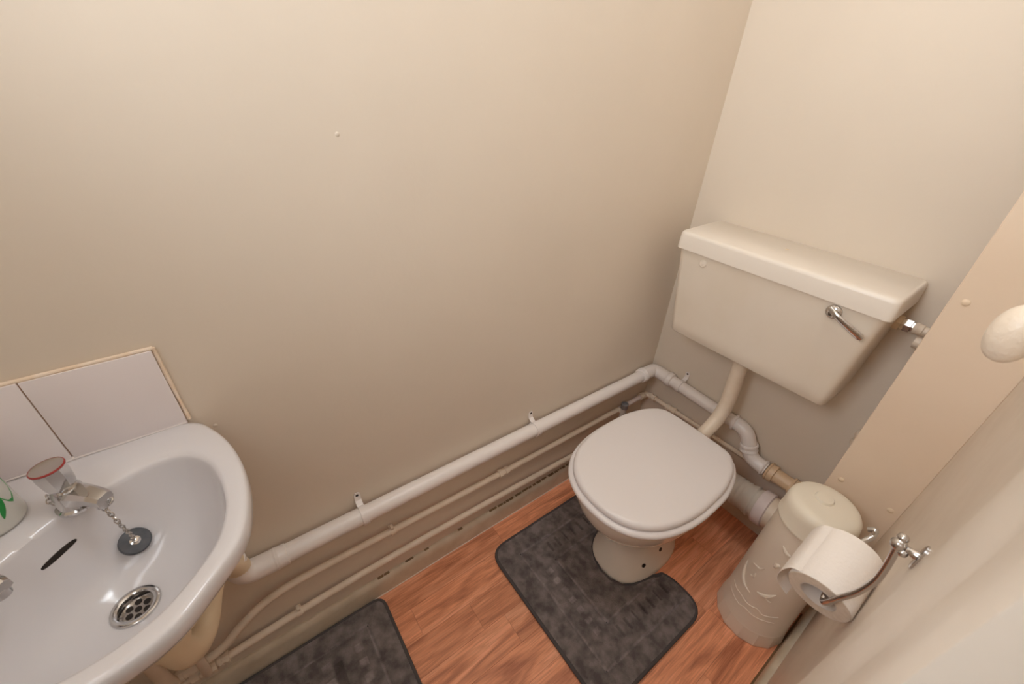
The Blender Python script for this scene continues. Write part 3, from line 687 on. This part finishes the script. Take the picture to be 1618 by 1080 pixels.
def px(pts, x0=1120, y0=820, s=4.91): return [(x0 + a / s, y0 + b / s) for a, b in pts]
relief('wave_line', px([(200, 470), (215, 530), (250, 580), (285, 635), (330, 675), (375, 695), (410, 738), (470, 758), (540, 762)]), .0016)
relief('wave_line', px([(172, 515), (195, 590), (235, 655), (280, 685), (320, 730), (370, 765), (420, 785), (505, 806)]), .0016)
d1 = relief('dolphin', px([(305, 312), (282, 370), (270, 430), (278, 500), (320, 572)]), .0009, .0055)
relief('fin', px([(345, 335), (375, 365), (400, 385), (437, 380)]), .001, .0035, parent=d1)
relief('fin', px([(325, 425), (345, 445), (365, 420)]), .002, .0035, parent=d1)
d2 = relief('dolphin', px([(372, 560), (420, 590), (470, 600), (525, 590)]), .001, .0058)
relief('fin', px([(430, 600), (455, 632), (480, 645)]), .001, .003, parent=d2)
d3 = relief('dolphin', px([(578, 205), (600, 260), (640, 295)]), .001, .0050)
relief('fin', px([(510, 375), (530, 360), (555, 365)]), .003, .006, parent=d3)

# ------------------------------------------------------------------ toilet roll and its chrome holder
A = Vector((.7725, -.702, .706)); B = Vector((.7715, -.604, .7335)); ax = (B - A).normalized(); LN = (B - A).length
RO = thing('toilet_roll', A + Vector((0, .05, -.045)), 'white toilet paper roll on the chrome wall holder', 'toilet roll')
G().add(*lathe(A, ax, [(.0, .0245), (.0, .0420), (.0015, .0430)], 56, False, False)).build('end_face', 'paper_side', RO)
G().add(*lathe(A, ax, [(LN, .0245), (LN, .0430)], 56, False, False)).build('end_face', 'paper_side', RO)
G().add(*lathe(A, ax, [(.0005, .0432), (.002, .0438), (LN - .002, .0438), (LN, .043)], 64, False, False)).build('paper', 'paper', RO)
G().add(*lathe(A, ax, [(.0006, .0245), (.0, .0240), (.0, .0230), (.002, .0226), (LN, .0226), (LN, .0245)], 40, False, False)).build('core', 'card', RO)
e_ = Vector((1, 0, 0)); up_ = ax.cross(e_).normalized() * -1
if up_.z < 0: up_ = -up_
prof = [(-.0330, .0290), (-.0440, .0190), (-.0500, .0010), (-.0530, -.0200), (-.0520, -.0400), (-.0440, -.0570), (-.0300, -.0700)]
pr = catmull([Vector((a, 0, b)) for a, b in prof], 5); v = []; f = []
for i, p in enumerate(pr):
    for t in (.001, LN - .001):
        for k in (0, 1):
            q = A + ax * t + e_ * (p.x - k * .0007) + up_ * p.z; v.append(q)
n_ = len(pr)
for i in range(n_ - 1):
    a, b = 4 * i, 4 * i + 4
    f += [(a, a + 2, b + 2, b), (a + 1, b + 1, b + 3, a + 3), (a, b, b + 1, a + 1), (a + 2, a + 3, b + 3, b + 2)]
f.append((4 * n_ - 4, 4 * n_ - 2, 4 * n_ - 1, 4 * n_ - 3))
G().add(v, f).build('loose_sheet', 'paper', RO)
HO = thing('roll_holder', (XR - .004, -.715, .86), 'chrome toilet roll holder with curved arm on the right wall', 'holder')
YA = -.718
hp = [on(u, v, 1, YA) for u, v in ((1419, 862), (1407, 884), (1397, 900), (1384, 916), (1368, 928), (1350, 937), (1330, 943))]
in1 = A + ax * .012 + Vector((.004, 0, .013)); in2 = B + ax * .010 + Vector((.004, 0, .013))
lo = on(1378, 848, 1, -.575); lo2 = on(1383, 838, 1, -.57); lo3 = on(1372, 836, 1, -.57)
arm = catmull(hp + [A - ax * .010 + Vector((.008, 0, .012)), in1, (in1 + in2) / 2, in2, lo, lo2, lo3], 7)
G().add(*tube(arm, .0044, 14)).build('arm', 'chrome', HO)
k0 = hp[0] + (hp[0] - hp[1]).normalized() * .003
def ball(c, r, sx=1): return lathe(Vector(c) - Vector((0, 0, r)), (0, 0, 1), [(r - r * math.cos(math.pi * i / 10), max(.0002, r * math.sin(math.pi * i / 10))) for i in range(11)], 20)
G().add(*ball(k0, .0088)).build('hinge_ball', 'chrome', HO)
G().add(*ball(on(1427, 850, 1, YA + .004), .0062)).build('finial', 'chrome', HO)
G().add(*ball(on(1426, 873, 1, YA - .004), .0055)).build('finial', 'chrome', HO)
wx = Vector((XR - .003, YA, k0.z)); G().add(*tube([k0, (k0 + wx) / 2, wx], [.0055, .0045, .006], 14)).build('bracket_stem', 'chrome', HO)
pz = k0.z
G().add(*loft([[Vector((x, YA + .011 * math.cos(q) * s, pz + .021 * math.sin(q) * s)) for q in (2 * math.pi * k / 24 for k in range(24))] for x, s in ((XR - .0002, 1), (XR - .0022, 1), (XR - .0032, .85))])).build('wall_plate', 'chrome', HO)
# ------------------------------------------------------------------ light pull hanging close to the camera
lc = CAM + ray(1603, 528) * .40
PU = thing('light_pull', lc, 'cream oval light pull hanging at the right edge, close to the camera', 'light pull')
G().add(*lathe(lc - Vector((0, 0, .030)), (0, 0, 1), [(.030 - .030 * math.cos(math.pi * i / 16), max(.0006, .0185 * math.sin(math.pi * i / 16) ** .85)) for i in range(17)], 36)).build('grip', 'pull_plastic', PU)
G().add(*tube([lc + Vector((0, 0, .028)), Vector((lc.x, lc.y, ZC))], .0011, 8)).build('cord', 'white_plastic', PU)

for o in bpy.data.objects:
    if '_o' in o: del o['_o']
